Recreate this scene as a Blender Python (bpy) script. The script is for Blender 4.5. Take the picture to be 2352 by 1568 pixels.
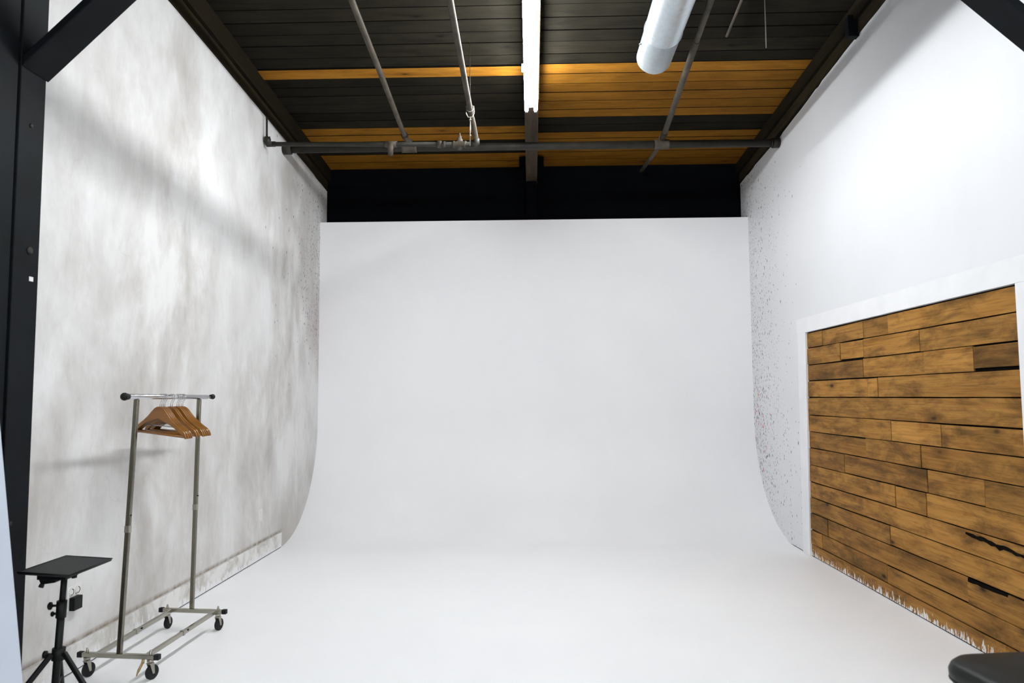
import bpy, bmesh, math, random
from mathutils import Vector, Matrix
random.seed(7)
S = bpy.context.scene
for o in list(bpy.data.objects): bpy.data.objects.remove(o)

# ------------------------------------------------------------------ camera
cam_d = bpy.data.cameras.new('camera'); cam = bpy.data.objects.new('camera', cam_d)
S.collection.objects.link(cam); S.camera = cam
cam_d.sensor_width = 36.0; cam_d.lens = 36.0*1699.37/2352.0
PITCH, YAW, ROLL = 0.0748, 0.0255, -0.0066
def camvec(x, d, z):
    c, s = math.cos(ROLL), math.sin(ROLL); x, z = c*x - s*z, s*x + c*z
    c, s = math.cos(PITCH), math.sin(PITCH); d, z = c*d - s*z, s*d + c*z
    c, s = math.cos(YAW), math.sin(YAW); x, d = c*x - s*d, s*x + c*d
    return Vector((x, d, z))
R_, U_, F_ = camvec(1,0,0), camvec(0,0,1), camvec(0,1,0)
cam.matrix_world = Matrix(((R_.x,U_.x,-F_.x,0),(R_.y,U_.y,-F_.y,0),(R_.z,U_.z,-F_.z,1.6),(0,0,0,1)))
cam_d.clip_start = 0.05
cam_d.dof.use_dof = True; cam_d.dof.focus_distance = 6.5; cam_d.dof.aperture_fstop = 2.8

# ------------------------------------------------------------------ world, exposure
W = bpy.data.worlds.new('world'); S.world = W; W.use_nodes = True
W.node_tree.nodes['Background'].inputs[0].default_value = (0.55, 0.6, 0.7, 1)
W.node_tree.nodes['Background'].inputs[1].default_value = 0.02
S.view_settings.view_transform = 'Standard'; S.view_settings.look = 'None'
S.view_settings.gamma = 1.0; S.view_settings.use_curve_mapping = False
S.view_settings.exposure = 0.06
# emission of the fluorescent tubes: strip in view, strip just ahead, strip just behind,
# centre strips and side rows farther behind, added to brighten back wall and floor
TUBE_VIEW, TUBE_AHEAD, TUBE_BEHIND, TUBE_DEEP_FILL, TUBE_ROWS_FILL = 166.0, 84.0, 25.0, 40.0, 240.0

# ------------------------------------------------------------------ helpers
def link(o): S.collection.objects.link(o); return o
def tag(o, label=None, cat=None, group=None, kind=None):
    if label: o['label'] = label
    if cat: o['category'] = cat
    if group: o['group'] = group
    if kind: o['kind'] = kind
    return o
def thing(name, label, cat, loc=(0,0,0), rz=0, group=None):
    o = bpy.data.objects.new(name, None); link(o)
    o.location = loc; o.rotation_euler = (0,0,rz); o.empty_display_size = .05
    return tag(o, label, cat, group)
class MB:
    def __init__(s): s.bm = bmesh.new(); s.mi = 0
    def _f(s, vs, smooth=False):
        try: f = s.bm.faces.new(vs)
        except ValueError: return None
        f.material_index = s.mi; f.smooth = smooth; return f
    def box(s, a, b):
        x0,y0,z0 = a; x1,y1,z1 = b
        v = [s.bm.verts.new(p) for p in ((x0,y0,z0),(x1,y0,z0),(x1,y1,z0),(x0,y1,z0),(x0,y0,z1),(x1,y0,z1),(x1,y1,z1),(x0,y1,z1))]
        return [s._f([v[i] for i in q]) for q in ((3,2,1,0),(4,5,6,7),(0,1,5,4),(1,2,6,5),(2,3,7,6),(3,0,4,7))]
    def hexa(s, pts):
        v = [s.bm.verts.new(p) for p in pts]
        return [s._f([v[i] for i in q]) for q in ((3,2,1,0),(4,5,6,7),(0,1,5,4),(1,2,6,5),(2,3,7,6),(3,0,4,7))]
    def bar(s, p, q, w, h, up=(0,0,1)):          # rectangular bar from p to q
        p, q = Vector(p), Vector(q); d = (q-p).normalized(); up = Vector(up)
        sx = d.cross(up).normalized(); sz = sx.cross(d).normalized()
        pts = []
        for zc in (-1,1):
            for e, xc in ((p,-1),(p,1),(q,1),(q,-1)):
                pts.append(e + sx*xc*w/2 + sz*zc*h/2)
        s.hexa(pts)
    def tube(s, path, r, n=14, caps=True, radii=None):
        path = [Vector(p) for p in path]; rings = []
        ref = None
        for i, p in enumerate(path):
            if i == 0: d = path[1]-p
            elif i == len(path)-1: d = p-path[i-1]
            else: d = (path[i+1]-p).normalized() + (p-path[i-1]).normalized()
            d.normalize()
            if ref is None:
                ref = Vector((0,0,1)) if abs(d.z) < .9 else Vector((1,0,0))
            a = (ref - d*ref.dot(d)).normalized(); ref = a; b = d.cross(a)
            rr = radii[i] if radii else r
            rings.append([s.bm.verts.new(p + (a*math.cos(t)+b*math.sin(t))*rr) for t in [2*math.pi*k/n for k in range(n)]])
        for A, B in zip(rings, rings[1:]):
            for k in range(n): s._f([A[k], A[(k+1)%n], B[(k+1)%n], B[k]], True)
        if caps: s._f(rings[0][::-1]); s._f(rings[-1])
    def lathe(s, o, axis, prof, n=20):            # prof: (distance along axis, radius)
        o = Vector(o); ax = Vector(axis).normalized()
        s.tube([o+ax*t for t,_ in prof], 1, n, True, [max(r,1e-4) for _,r in prof]) 
    def ball(s, c, r, n=14, sc=(1,1,1)):
        c = Vector(c); m = n//2
        top = s.bm.verts.new(c+Vector((0,0,r*sc[2]))); bot = s.bm.verts.new(c-Vector((0,0,r*sc[2]))); rings = []
        for i in range(1, m):
            a = math.pi*i/m
            rings.append([s.bm.verts.new(c+Vector((r*math.sin(a)*math.cos(2*math.pi*k/n)*sc[0], r*math.sin(a)*math.sin(2*math.pi*k/n)*sc[1], r*math.cos(a)*sc[2]))) for k in range(n)])
        for k in range(n):
            s._f([top, rings[0][k], rings[0][(k+1)%n]], True); s._f([bot, rings[-1][(k+1)%n], rings[-1][k]], True)
        for A, B in zip(rings, rings[1:]):
            for k in range(n): s._f([A[k], B[k], B[(k+1)%n], A[(k+1)%n]], True)
    def prism(s, poly, axis, a, b):               # polygon in the two other axes, extruded from a to b
        def P(u, v, w): return {'x':(w,u,v),'y':(u,w,v),'z':(u,v,w)}[axis]
        A = [s.bm.verts.new(P(u,v,a)) for u,v in poly]; B = [s.bm.verts.new(P(u,v,b)) for u,v in poly]
        s._f(A[::-1]); s._f(B)
        for i in range(len(poly)): j = (i+1)%len(poly); s._f([A[i],A[j],B[j],B[i]])
    def build(s, name, mats, parent=None, bevel=0, seg=2, xf=None, recalc=True):
        if xf is not None: bmesh.ops.transform(s.bm, matrix=xf, verts=s.bm.verts)
        if recalc: bmesh.ops.recalc_face_normals(s.bm, faces=s.bm.faces)
        me = bpy.data.meshes.new(name); s.bm.to_mesh(me); s.bm.free()
        for m in (mats if isinstance(mats,(list,tuple)) else [mats]): me.materials.append(m)
        o = link(bpy.data.objects.new(name, me))
        if parent: o.parent = parent
        if bevel:
            b = o.modifiers.new('bevel','BEVEL'); b.width = bevel; b.segments = seg; b.limit_method = 'ANGLE'; b.angle_limit = math.radians(40)
            b.harden_normals = False
        return o
def clone(root):
    c = root.copy(); link(c)
    for ch in list(root.children):
        d = ch.copy(); link(d); d.parent = c
        for g in list(ch.children):
            e = g.copy(); link(e); e.parent = d
    return c

# ------------------------------------------------------------------ materials
class NT:
    def __init__(s, name):
        s.m = bpy.data.materials.new(name); s.m.use_nodes = True; s.t = s.m.node_tree
        s.b = s.t.nodes['Principled BSDF']
    def n(s, typ, ins=None, **kw):
        x = s.t.nodes.new(typ)
        for k, v in kw.items(): setattr(x, k, v)
        for k, v in (ins or {}).items(): s.set(x.inputs[k], v)
        return x
    def set(s, sock, v):
        if isinstance(v, bpy.types.NodeSocket): s.t.links.new(v, sock)
        else:
            if isinstance(v, (tuple,list)) and sock.type == 'RGBA' and len(v) == 3: v = (*v, 1)
            sock.default_value = v
    def coord(s, scale=(1,1,1), loc=(0,0,0), kind='Object', rot=(0,0,0)):
        tc = s.n('ShaderNodeTexCoord')
        return s.n('ShaderNodeMapping', {0: tc.outputs[kind], 1: loc, 2: rot, 3: scale}).outputs[0]
    def noise(s, vec, scale, detail=4, rough=.55, dist=0):
        return s.n('ShaderNodeTexNoise', {'Vector': vec, 'Scale': scale, 'Detail': detail, 'Roughness': rough, 'Distortion': dist}).outputs[0]
    def ramp(s, fac, stops, interp='LINEAR'):
        r = s.n('ShaderNodeValToRGB', {0: fac}); cr = r.color_ramp; cr.interpolation = interp
        while len(cr.elements) < len(stops): cr.elements.new(.5)
        for e, (p, c) in zip(cr.elements, stops):
            e.position = p; e.color = (c,c,c,1) if isinstance(c,(int,float)) else (*c,1)
        return r.outputs[0]
    def mix(s, fac, a, b, mode='MIX'):
        x = s.n('ShaderNodeMix', data_type='RGBA', blend_type=mode)
        s.set(x.inputs[0], fac); s.set(x.inputs[6], a); s.set(x.inputs[7], b); return x.outputs[2]
    def math(s, op, a, b=0, c=0, clamp=False):
        x = s.n('ShaderNodeMath', operation=op, use_clamp=clamp)
        s.set(x.inputs[0], a); s.set(x.inputs[1], b); s.set(x.inputs[2], c); return x.outputs[0]
    def mr(s, v, a, b, c=0, d=1):
        return s.n('ShaderNodeMapRange', {0: v, 1: a, 2: b, 3: c, 4: d}).outputs[0]
    def bump(s, h, strength=.2, dist=.01):
        s.set(s.b.inputs['Normal'], s.n('ShaderNodeBump', {'Strength': strength, 'Distance': dist, 'Height': h}).outputs[0])
    def xyz(s, kind='Object'):
        tc = s.n('ShaderNodeTexCoord'); return s.n('ShaderNodeSeparateXYZ', {0: tc.outputs[kind]}).outputs

def simple(name, col, rough=.5, metal=0, var=.12, scale=18, spec=.5, bump=.05):
    t = NT(name); c = t.coord(); n = t.noise(c, scale, 4)
    lo = tuple(v*(1-var) for v in col); hi = tuple(min(1, v*(1+var)) for v in col)
    t.set(t.b.inputs['Base Color'], t.mix(t.ramp(n, [(.3,0),(.7,1)]), lo, hi))
    t.b.inputs['Roughness'].default_value = rough; t.b.inputs['Metallic'].default_value = metal
    t.b.inputs['Specular IOR Level'].default_value = spec
    if bump: t.bump(n, bump, .002)
    return t.m

def splatter(t, base, density, cols, layer):
    """paint drops: small elongated flecks in the wall's own y-z plane; density = socket 0..1"""
    sc, seed = layer
    vec = t.coord((0, sc, sc*.55), (0, seed, seed*1.7))
    dist = t.noise(vec, 3.0, 2)
    v = t.n('ShaderNodeTexVoronoi', {'Vector': vec, 'Scale': 1.0, 'Randomness': 1.0}, feature='F1')
    sep = t.n('ShaderNodeSeparateColor', {0: v.outputs['Color']}).outputs
    thr = t.math('MULTIPLY', t.math('POWER', sep[0], 2.2), .46)
    thr = t.math('MULTIPLY', thr, t.mr(dist, .3, .7, .5, 1.3))
    inside = t.math('LESS_THAN', v.outputs['Distance'], thr)
    on = t.math('GREATER_THAN', density, sep[1])
    fac = t.math('MULTIPLY', inside, on)
    c = t.ramp(sep[2], cols, 'CONSTANT')
    return t.mix(t.math('MULTIPLY', fac, .85), base, c)

def mat_left_wall():
    t = NT('mottled_plaster')
    c1 = t.coord((1,.85,.6)); c2 = t.coord((1,1.1,.55), (3,1,2))
    a = t.noise(c1, 1.3, 7, .6, .25)
    b = t.noise(c2, 2.6, 8, .64, .3)
    f = t.noise(t.coord((1,5,1.2)), 3.0, 6, .6, .4)
    w = t.noise(t.coord((1,1,.7), (9,4,1)), .55, 3, .5)
    m = t.math('ADD', t.math('MULTIPLY', a, .62), t.math('MULTIPLY', b, .38))
    cl = t.ramp(m, [(.35,0),(.47,.5),(.58,1)])
    col = t.mix(cl, (.35,.322,.288), (.72,.712,.70))
    col = t.mix(t.math('MULTIPLY', t.ramp(w, [(.40,0),(.60,1)]), .55), col, (.73,.73,.73))
    col = t.mix(t.ramp(f, [(.28,.13),(.46,0)]), col, (.42,.40,.37))
    # fine trowel lines
    vo = t.n('ShaderNodeTexVoronoi', {'Vector': t.n('ShaderNodeMapping', {0: t.n('ShaderNodeVectorMath', {0: t.coord((1,1.3,.6)), 1: t.n('ShaderNodeTexNoise', {'Vector': t.coord((1,1,.6)), 'Scale': 2.2, 'Detail': 5}).outputs[1]}, operation='ADD').outputs[0], 3: (1,1,1)}).outputs[0], 'Scale': 1.5}, feature='DISTANCE_TO_EDGE')
    ln = t.ramp(vo.outputs['Distance'], [(0,1),(.012,0)])
    msk = t.ramp(t.noise(t.coord((1,1,1), (5,5,5)), 1.6, 3), [(.5,0),(.62,1)])
    col = t.mix(t.math('MULTIPLY', t.math('MULTIPLY', ln, msk), .16), col, (.30,.27,.24))
    x, y, z = t.xyz()
    # dirty line above the baseboard
    g = t.math('MULTIPLY', t.mr(z, .158, .166), t.mr(z, .20, .17))
    g2 = t.math('MULTIPLY', g, t.mr(y, 8.2, 8.05))
    col = t.mix(t.math('MULTIPLY', g2, t.mr(f, .35, .6, .35, .95)), col, (.17,.12,.07))
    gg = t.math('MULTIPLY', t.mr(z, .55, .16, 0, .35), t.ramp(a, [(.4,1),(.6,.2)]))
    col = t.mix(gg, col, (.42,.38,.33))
    # splashes near the back corner
    d = t.math('MULTIPLY', t.mr(y, 8.45, 9.35, 0, .85), t.math('MULTIPLY', t.mr(z, 2.0, 2.5), t.mr(z, 4.3, 3.6, .35, 1)))
    d2 = t.math('MULTIPLY', t.mr(y, 7.2, 9.3, 0, .10), t.mr(z, 1.4, 2.2))
    dd = t.math('MAXIMUM', d, d2)
    dk = [(0,(.03,.03,.05)),(.55,(.10,.07,.09)),(.8,(.30,.10,.14)),(.92,(.05,.06,.16))]
    col = splatter(t, col, dd, dk, (44, 3.1))
    col = splatter(t, col, t.math('MULTIPLY', d, .8), dk, (80, 5.1))
    # pink haze of the same paint
    pk = t.math('MULTIPLY', t.mr(y, 9.0, 9.4, 0, .35), t.math('MULTIPLY', t.mr(z, 1.9, 2.3), t.mr(z, 3.0, 2.6)))
    col = t.mix(pk, col, (.55,.40,.43))
    # chipped white edge along the cove
    t.set(t.b.inputs['Base Color'], col)
    t.b.inputs['Roughness'].default_value = .7
    t.bump(t.math('ADD', b, t.math('MULTIPLY', f, .5)), .12, .01)
    return t.m

def mat_right_wall():
    t = NT('white_wall_paint'); x, y, z = t.xyz()
    n = t.noise(t.coord(), 1.2, 3)
    col = t.mix(t.ramp(n, [(.35,0),(.65,1)]), (.725,.73,.745), (.75,.755,.77))
    edge = t.mr(y, 7.85, 9.35)
    edge = t.math('POWER', edge, 1.8)
    vert = t.math('ADD', t.mr(z, 3.9, 1.5, .25, 1), 0)
    d = t.math('MULTIPLY', t.math('MULTIPLY', edge, vert), .95)
    d2 = t.math('MULTIPLY', t.mr(y, 7.4, 8.2, 0, .16), t.mr(z, 2.9, 1.2, .15, 1))
    dd = t.math('MAXIMUM', d, d2)
    redz = t.math('MULTIPLY', t.mr(z, .55, 1.0), t.mr(z, 1.9, 1.6))
    dk = [(0,(.015,.015,.03)),(.40,(.05,.06,.12)),(.62,(.03,.04,.07)),(.84,(.20,.03,.06))]
    col = splatter(t, col, dd, dk, (40, 1.3))
    col = splatter(t, col, t.math('MULTIPLY', dd, .95), dk, (64, 4.3))
    col = splatter(t, col, t.math('MULTIPLY', edge, .6), dk, (110, 9.3))
    rd = t.math('MULTIPLY', t.math('MULTIPLY', redz, t.mr(y, 8.75, 9.2)), .9)
    col = splatter(t, col, rd, [(0,(.55,.02,.05)),(.55,(.35,.03,.08)),(.75,(.05,.07,.30))], (34, 7.7))
    t.set(t.b.inputs['Base Color'], col); t.b.inputs['Roughness'].default_value = .55
    t.bump(t.noise(t.coord(), 60, 3), .04, .003)
    return t.m

def mat_white_floor():
    t = NT('white_cyclorama_paint')
    n = t.noise(t.coord(), .9, 5, .6); s = t.noise(t.coord((1,1,1),(4,2,0)), 14, 6, .7)
    col = t.mix(t.ramp(n, [(.35,0),(.65,1)]), (.875,.875,.885), (.90,.90,.905))
    col = t.mix(t.ramp(s, [(.64,0),(.80,.16)]), col, (.62,.61,.60))
    t.set(t.b.inputs['Base Color'], col)
    t.set(t.b.inputs['Roughness'], t.mr(n, .3, .7, .44, .56))
    t.b.inputs['Specular IOR Level'].default_value = .5
    return t.m

def mat_plank(name, ax, light, mid, dark, contrast=1.0, rough=.6, paint=False, sc=1.0, spec=.3):
    """wood whose grain runs along y or x; the face attribute 'tone' gives each board its own shade"""
    t = NT(name)
    at = t.n('ShaderNodeAttribute', attribute_name='tone'); tone = t.n('ShaderNodeSeparateColor', {0: at.outputs['Color']}).outputs
    off = t.n('ShaderNodeCombineXYZ', {0: t.math('MULTIPLY', tone[1], 40), 1: t.math('MULTIPLY', tone[2], 40), 2: t.math('MULTIPLY', tone[1], 17)}).outputs[0]
    def cc(sx):
        tc = t.n('ShaderNodeTexCoord'); v = t.n('ShaderNodeVectorMath', {0: tc.outputs['Object'], 1: off}, operation='ADD').outputs[0]
        return t.n('ShaderNodeMapping', {0: v, 3: sx}).outputs[0]
    lo = .12 if True else 1
    g = t.noise(cc((9*sc, .55, 9*sc) if ax == 'y' else (.55, 9*sc, 9*sc)), 2.2, 6, .62, .8)
    fine = t.noise(cc((60, 1.6, 60) if ax == 'y' else (1.6, 60, 60)), 1.6, 4, .6, .2)
    blot = t.noise(cc((4.5, 1.3, 4.5) if ax == 'y' else (1.3, 4.5, 4.5)), 1.7, 7, .68, .35)
    k = t.n('ShaderNodeTexVoronoi', {'Vector': cc((4, 1.9, 5.0) if ax == 'y' else (1.9, 5.0, 4)), 'Scale': 1.0}, feature='F1')
    knot = t.math('MULTIPLY', t.ramp(k.outputs['Distance'], [(.03,1),(.10,0)]), t.math('GREATER_THAN', t.n('ShaderNodeSeparateColor', {0: k.outputs['Color']}).outputs[0], .45))
    halo = t.math('MULTIPLY', t.ramp(k.outputs['Distance'], [(.05,.55),(.28,0)]), t.math('GREATER_THAN', t.n('ShaderNodeSeparateColor', {0: k.outputs['Color']}).outputs[0], .45))
    col = t.mix(t.ramp(g, [(.32,0),(.66,1)]), mid, light)
    col = t.mix(t.math('MULTIPLY', t.ramp(blot, [(.34,1),(.56,0)]), .8*contrast), col, dark)
    col = t.mix(t.ramp(fine, [(.30,.45*contrast),(.5,0)]), col, dark)
    col = t.mix(halo, col, dark)
    col = t.mix(knot, col, tuple(v*.25 for v in dark))
    mul = t.mr(tone[0], 0, 1, .45, 1.25)
    comb = t.n('ShaderNodeCombineColor', {0: mul, 1: mul, 2: mul}).outputs[0]
    col = t.mix(1.0, col, comb, 'MULTIPLY')
    if paint:
        x, y, z = t.xyz()
        s = t.noise(t.coord((1, 9, 2.0)), 5.0, 6, .7)
        lim = t.math('MULTIPLY', t.math('SUBTRACT', s, .46), .42)
        on = t.math('LESS_THAN', z, lim)
        col = t.mix(t.math('MULTIPLY', on, .9), col, (.80,.80,.80))
    t.set(t.b.inputs['Base Color'], col); t.b.inputs['Roughness'].default_value = rough
    t.b.inputs['Specular IOR Level'].default_value = spec
    t.bump(t.math('ADD', fine, g), .25, .003)
    return t.m

def mat_baseboard():
    t = NT('scuffed_baseboard_paint'); x, y, z = t.xyz()
    a = t.noise(t.coord((1,1,1)), 4, 6, .65, .6)
    col = t.mix(t.ramp(a, [(.38,0),(.55,1)]), (.50,.48,.44), (.76,.75,.73))
    s = t.noise(t.coord((1,6,2)), 4, 6, .7)
    on = t.math('LESS_THAN', z, t.math('MULTIPLY', t.math('SUBTRACT', s, .38), .35))
    col = t.mix(on, col, (.80,.80,.81))
    t.set(t.b.inputs['Base Color'], col); t.b.inputs['Roughness'].default_value = .6
    return t.m

def mat_emit(name, col, st):
    t = NT(name); t.b.inputs['Base Color'].default_value = (.9,.9,.9,1)
    n = t.noise(t.coord(), 3, 2)
    t.b.inputs['Emission Color'].default_value = (*col,1)
    t.set(t.b.inputs['Emission Strength'], t.mr(n, 0, 1, st*.97, st*1.03)); return t.m

def mat_metal(name, col, rough, scratch=.2, stretch=(1,1,1)):
    t = NT(name); n = t.noise(t.coord(stretch), 9, 5, .6); f = t.noise(t.coord((40*stretch[0],40*stretch[1],2)), 2, 3)
    t.set(t.b.inputs['Base Color'], t.mix(t.ramp(n, [(.35,0),(.65,1)]), tuple(v*(1-scratch) for v in col), col))
    t.b.inputs['Metallic'].default_value = 1
    t.set(t.b.inputs['Roughness'], t.math('ADD', t.mr(n, .3, .7, rough*.8, rough*1.25), t.math('MULTIPLY', f, .06)))
    return t.m

def mat_duct():
    t = NT('galvanised_steel')
    v = t.n('ShaderNodeTexVoronoi', {'Vector': t.coord(), 'Scale': 38}, feature='F1')
    n = t.noise(t.coord((3,.5,3)), 3, 5)
    c = t.mix(t.n('ShaderNodeSeparateColor', {0: v.outputs['Color']}).outputs[0], (.50,.55,.58), (.56,.61,.64))
    c = t.mix(t.ramp(n, [(.4,0),(.7,.35)]), c, (.42,.46,.48))
    t.set(t.b.inputs['Base Color'], c); t.b.inputs['Metallic'].default_value = .85
    t.set(t.b.inputs['Roughness'], t.mr(n, .3, .7, .36, .52)); return t.m

M = {}
M['left'] = mat_left_wall(); M['right'] = mat_right_wall(); M['floor'] = mat_white_floor(); M['base'] = mat_baseboard()
M['trim'] = simple('white_trim_paint', (.80,.80,.81), .5, 0, .03, 5)
M['black'] = simple('black_timber_paint', (.0036,.0050,.0062), .6, 0, .4, 6, .10, .2)
M['navy'] = simple('blue_black_wall_paint', (.0010,.0014,.0026), .8, 0, .3, 5, .06, .1)
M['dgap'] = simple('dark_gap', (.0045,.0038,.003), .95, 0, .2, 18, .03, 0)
M['oldbeam'] = mat_plank('brown_stained_timber', 'y', (.024,.018,.009), (.016,.012,.006), (.007,.005,.003), .6, .8, spec=.06)
M['cbeam'] = mat_plank('grey_brown_timber', 'y', (.075,.056,.038), (.05,.037,.025), (.025,.018,.012), .6, .75, spec=.1)
M['cdark'] = mat_plank('dark_stained_boards', 'x', (.019,.016,.0100), (.012,.0098,.0060), (.005,.004,.0025), .8, .8, spec=.06)
M['cpine'] = mat_plank('raw_pine_boards', 'x', (.36,.16,.018), (.26,.105,.009), (.10,.036,.004), .6, .65, spec=.06)
M['barn'] = mat_plank('reclaimed_plank_wood', 'y', (.37,.185,.042), (.245,.110,.020), (.060,.029,.006), 1.0, .65, True, spec=.12)
M['chrome'] = mat_metal('worn_chrome', (.40,.385,.33), .20, .12); M['upright'] = mat_metal('dark_reflection_chrome', (.20,.185,.145), .18, .15); M['rail'] = mat_metal('bright_chrome', (.62,.62,.64), .16, .08)  # uprights darker: reflection of a dark room put into their colour
M['zinc'] = mat_metal('zinc_hardware', (.42,.40,.34), .32)
M['rubber'] = simple('black_rubber', (.008,.008,.009), .6, 0, .12, 18, .25)
M['plastic'] = simple('black_plastic', (.0045,.005,.005), .5, 0, .2, 18, .18)
M['tray'] = simple('textured_black_tray', (.020,.021,.022), .6, 0, .2, 60, .2, .4)
M['pipe'] = simple('grey_brown_pipe_paint', (.055,.045,.033), .6, 0, .35, 9, .25, .3)
M['pipedark'] = simple('dark_iron_pipe', (.020,.018,.014), .55, 0, .35, 9, .25, .3)
M['duct'] = mat_duct()
M['housing'] = simple('white_enamel', (.75,.76,.78), .4, 0, .03)
for k_, v_ in dict(view=TUBE_VIEW, ahead=TUBE_AHEAD, behind=TUBE_BEHIND, deep=TUBE_DEEP_FILL, rows=TUBE_ROWS_FILL).items(): M['tube_'+k_] = mat_emit('fluorescent_glow_'+k_, (.95,.98,1.0), v_)
M['socket'] = simple('ivory_plate_plastic', (.78,.77,.74), .4, 0, .04)
M['plate'] = simple('painted_over_plate', (.70,.69,.67), .6, 0, .06)
M['leather'] = simple('black_vinyl', (.006,.007,.0065), .45, 0, .2, 120, .22, .2)
M['foam'] = simple('white_foam_board', (.50,.55,.63), .6, 0, .03, 4)
M['hwood'] = mat_plank('varnished_hanger_wood', 'x', (.26,.105,.013), (.19,.072,.008), (.10,.035,.004), .35, .25)
M['hwood'].node_tree.nodes['Principled BSDF'].inputs['Specular IOR Level'].default_value = .6
M['wire'] = mat_metal('bright_wire', (.7,.7,.7), .2)
M['brass'] = mat_metal('dull_brass', (.45,.33,.16), .4)
M['cable'] = simple('grey_cable', (.16,.15,.13), .5)

def tones(o, f):
    """per-face colour attribute; f(face) -> (tone, seed, seed)"""
    me = o.data; a = me.attributes.new('tone', 'FLOAT_COLOR', 'CORNER')
    for p in me.polygons:
        c = f(p)
        for li in p.loop_indices: a.data[li].color = (*c, 1)
def flat_tone(o, t=.6):
    tones(o, lambda p: (t, .3, .6)); return o
def struct(o): o['kind'] = 'structure'; return o

XL, XR, YB = -2.724, 2.796, 9.4155
def roof(y): return 4.68 + .06*(9.6-y)      # underside of the ceiling boards
def beamz(y): return 4.43 + .06*(9.6-y)     # underside of the middle beam
YF = -9.0                                     # wall behind the camera
RC = 1.34                                     # cove radius

# ------------------------------------------------------------------ setting
b = MB()
b.box((XL-.15, YF-.1, -.12), (XR+.15, YB-RC, 0)); struct(b.build('floor', M['floor']))
b = MB()                                       # cyclorama: sweep of floor into back wall
prof = [(YB-RC, 0.0)] + [(YB-RC+RC*math.sin(a), RC-RC*math.cos(a)) for a in [math.pi/2*i/40 for i in range(1,41)]] + [(YB, 3.8785)]
n = len(prof); xs = [XL-.004, XR+.004]
A = [[b.bm.verts.new((x, y, z)) for y, z in prof] for x in xs]
back = [(YB+.12, 3.8785), (YB+.12, -.12), (YB-RC, -.12)]
Bk = [[b.bm.verts.new((x, y, z)) for y, z in back] for x in xs]
for i in range(n-1): b._f([A[0][i], A[0][i+1], A[1][i+1], A[1][i]], True)
b._f([A[0][-1], Bk[0][0], Bk[1][0], A[1][-1]])
b._f([Bk[0][0], Bk[0][1], Bk[1][1], Bk[1][0]]); b._f([Bk[0][1], Bk[0][2], Bk[1][2], Bk[1][1]])
b._f([Bk[0][2], A[0][0], A[1][0], Bk[1][2]])
o = struct(b.build('wall_back', M['floor']))
es = o.modifiers.new('edge_split', 'EDGE_SPLIT'); es.split_angle = math.radians(40)
b = MB()
b.box((XL-.3, 9.72, 0), (XR+.3, 9.85, 5.2))
for k in range(5):                            # shallow horizontal boards
    z = 3.55+k*.22; b.box((XL-.3, 9.714, z), (XR+.3, 9.72, z+.212))
struct(b.build('wall_back_upper', M['navy'], bevel=.002))

def lerp(tab, y):
    for (y0,z0),(y1,z1) in zip(tab, tab[1:]):
        if y0 <= y <= y1: return z0+(z1-z0)*(y-y0)/(y1-y0)
    return tab[0][1] if y < tab[0][0] else tab[-1][1]
def wall_poly(tab, y0, y1, jag, notch=None):
    top = []; y = y1; r = random.Random(3)
    while y > y0:
        top.append((y, lerp(tab, y) + r.uniform(-jag, jag))); y -= r.uniform(.06, .22)
    top.append((y0, lerp(tab, y0)))
    if notch: top = notch(top)
    return [(y0, -.1), (y1, -.1)] + top
tabL = [(3.5,4.70),(5.32,4.61),(6.61,4.55),(7.79,4.50),(9.72,4.375)]
tabR = [(-9,5.6),(3.8,4.78),(5.63,4.665),(6.46,4.62),(8.10,4.475),(8.16,4.44),(8.3,4.475),(9.72,4.405)]
b = MB(); b.prism(wall_poly(tabL, 3.73, 9.72, .005), 'x', XL-.02, XL); struct(b.build('wall_left', M['left']))
b = MB(); b.prism(wall_poly(tabR, YF, 9.72, .008), 'x', XR, XR+.02); struct(b.build('wall_right', M['right']))
b = MB(); b.box((XL-.16, 3.6, -.1), (XL-.02, 9.85, 5.15)); b.box((XL-.16, 3.6, -.1), (XL-.02, 3.62, 5.15)); struct(b.build('wall_left_upper', M['black']))
b = MB(); b.box((XR+.02, YF, -.1), (XR+.16, 9.85, 6.2)); struct(b.build('wall_right_upper', M['black']))
b = MB(); b.box((XL-.16, YF, -.1), (-2.56, 3.535, 6.2)); struct(b.build('wall_left_front', M['black']))
b = MB(); b.box((XL-.16, YF-.12, -.1), (XR+.16, YF, 6.2)); struct(b.build('wall_rear', simple('dark_rear_wall', (.06,.06,.06), .8)))

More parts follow.
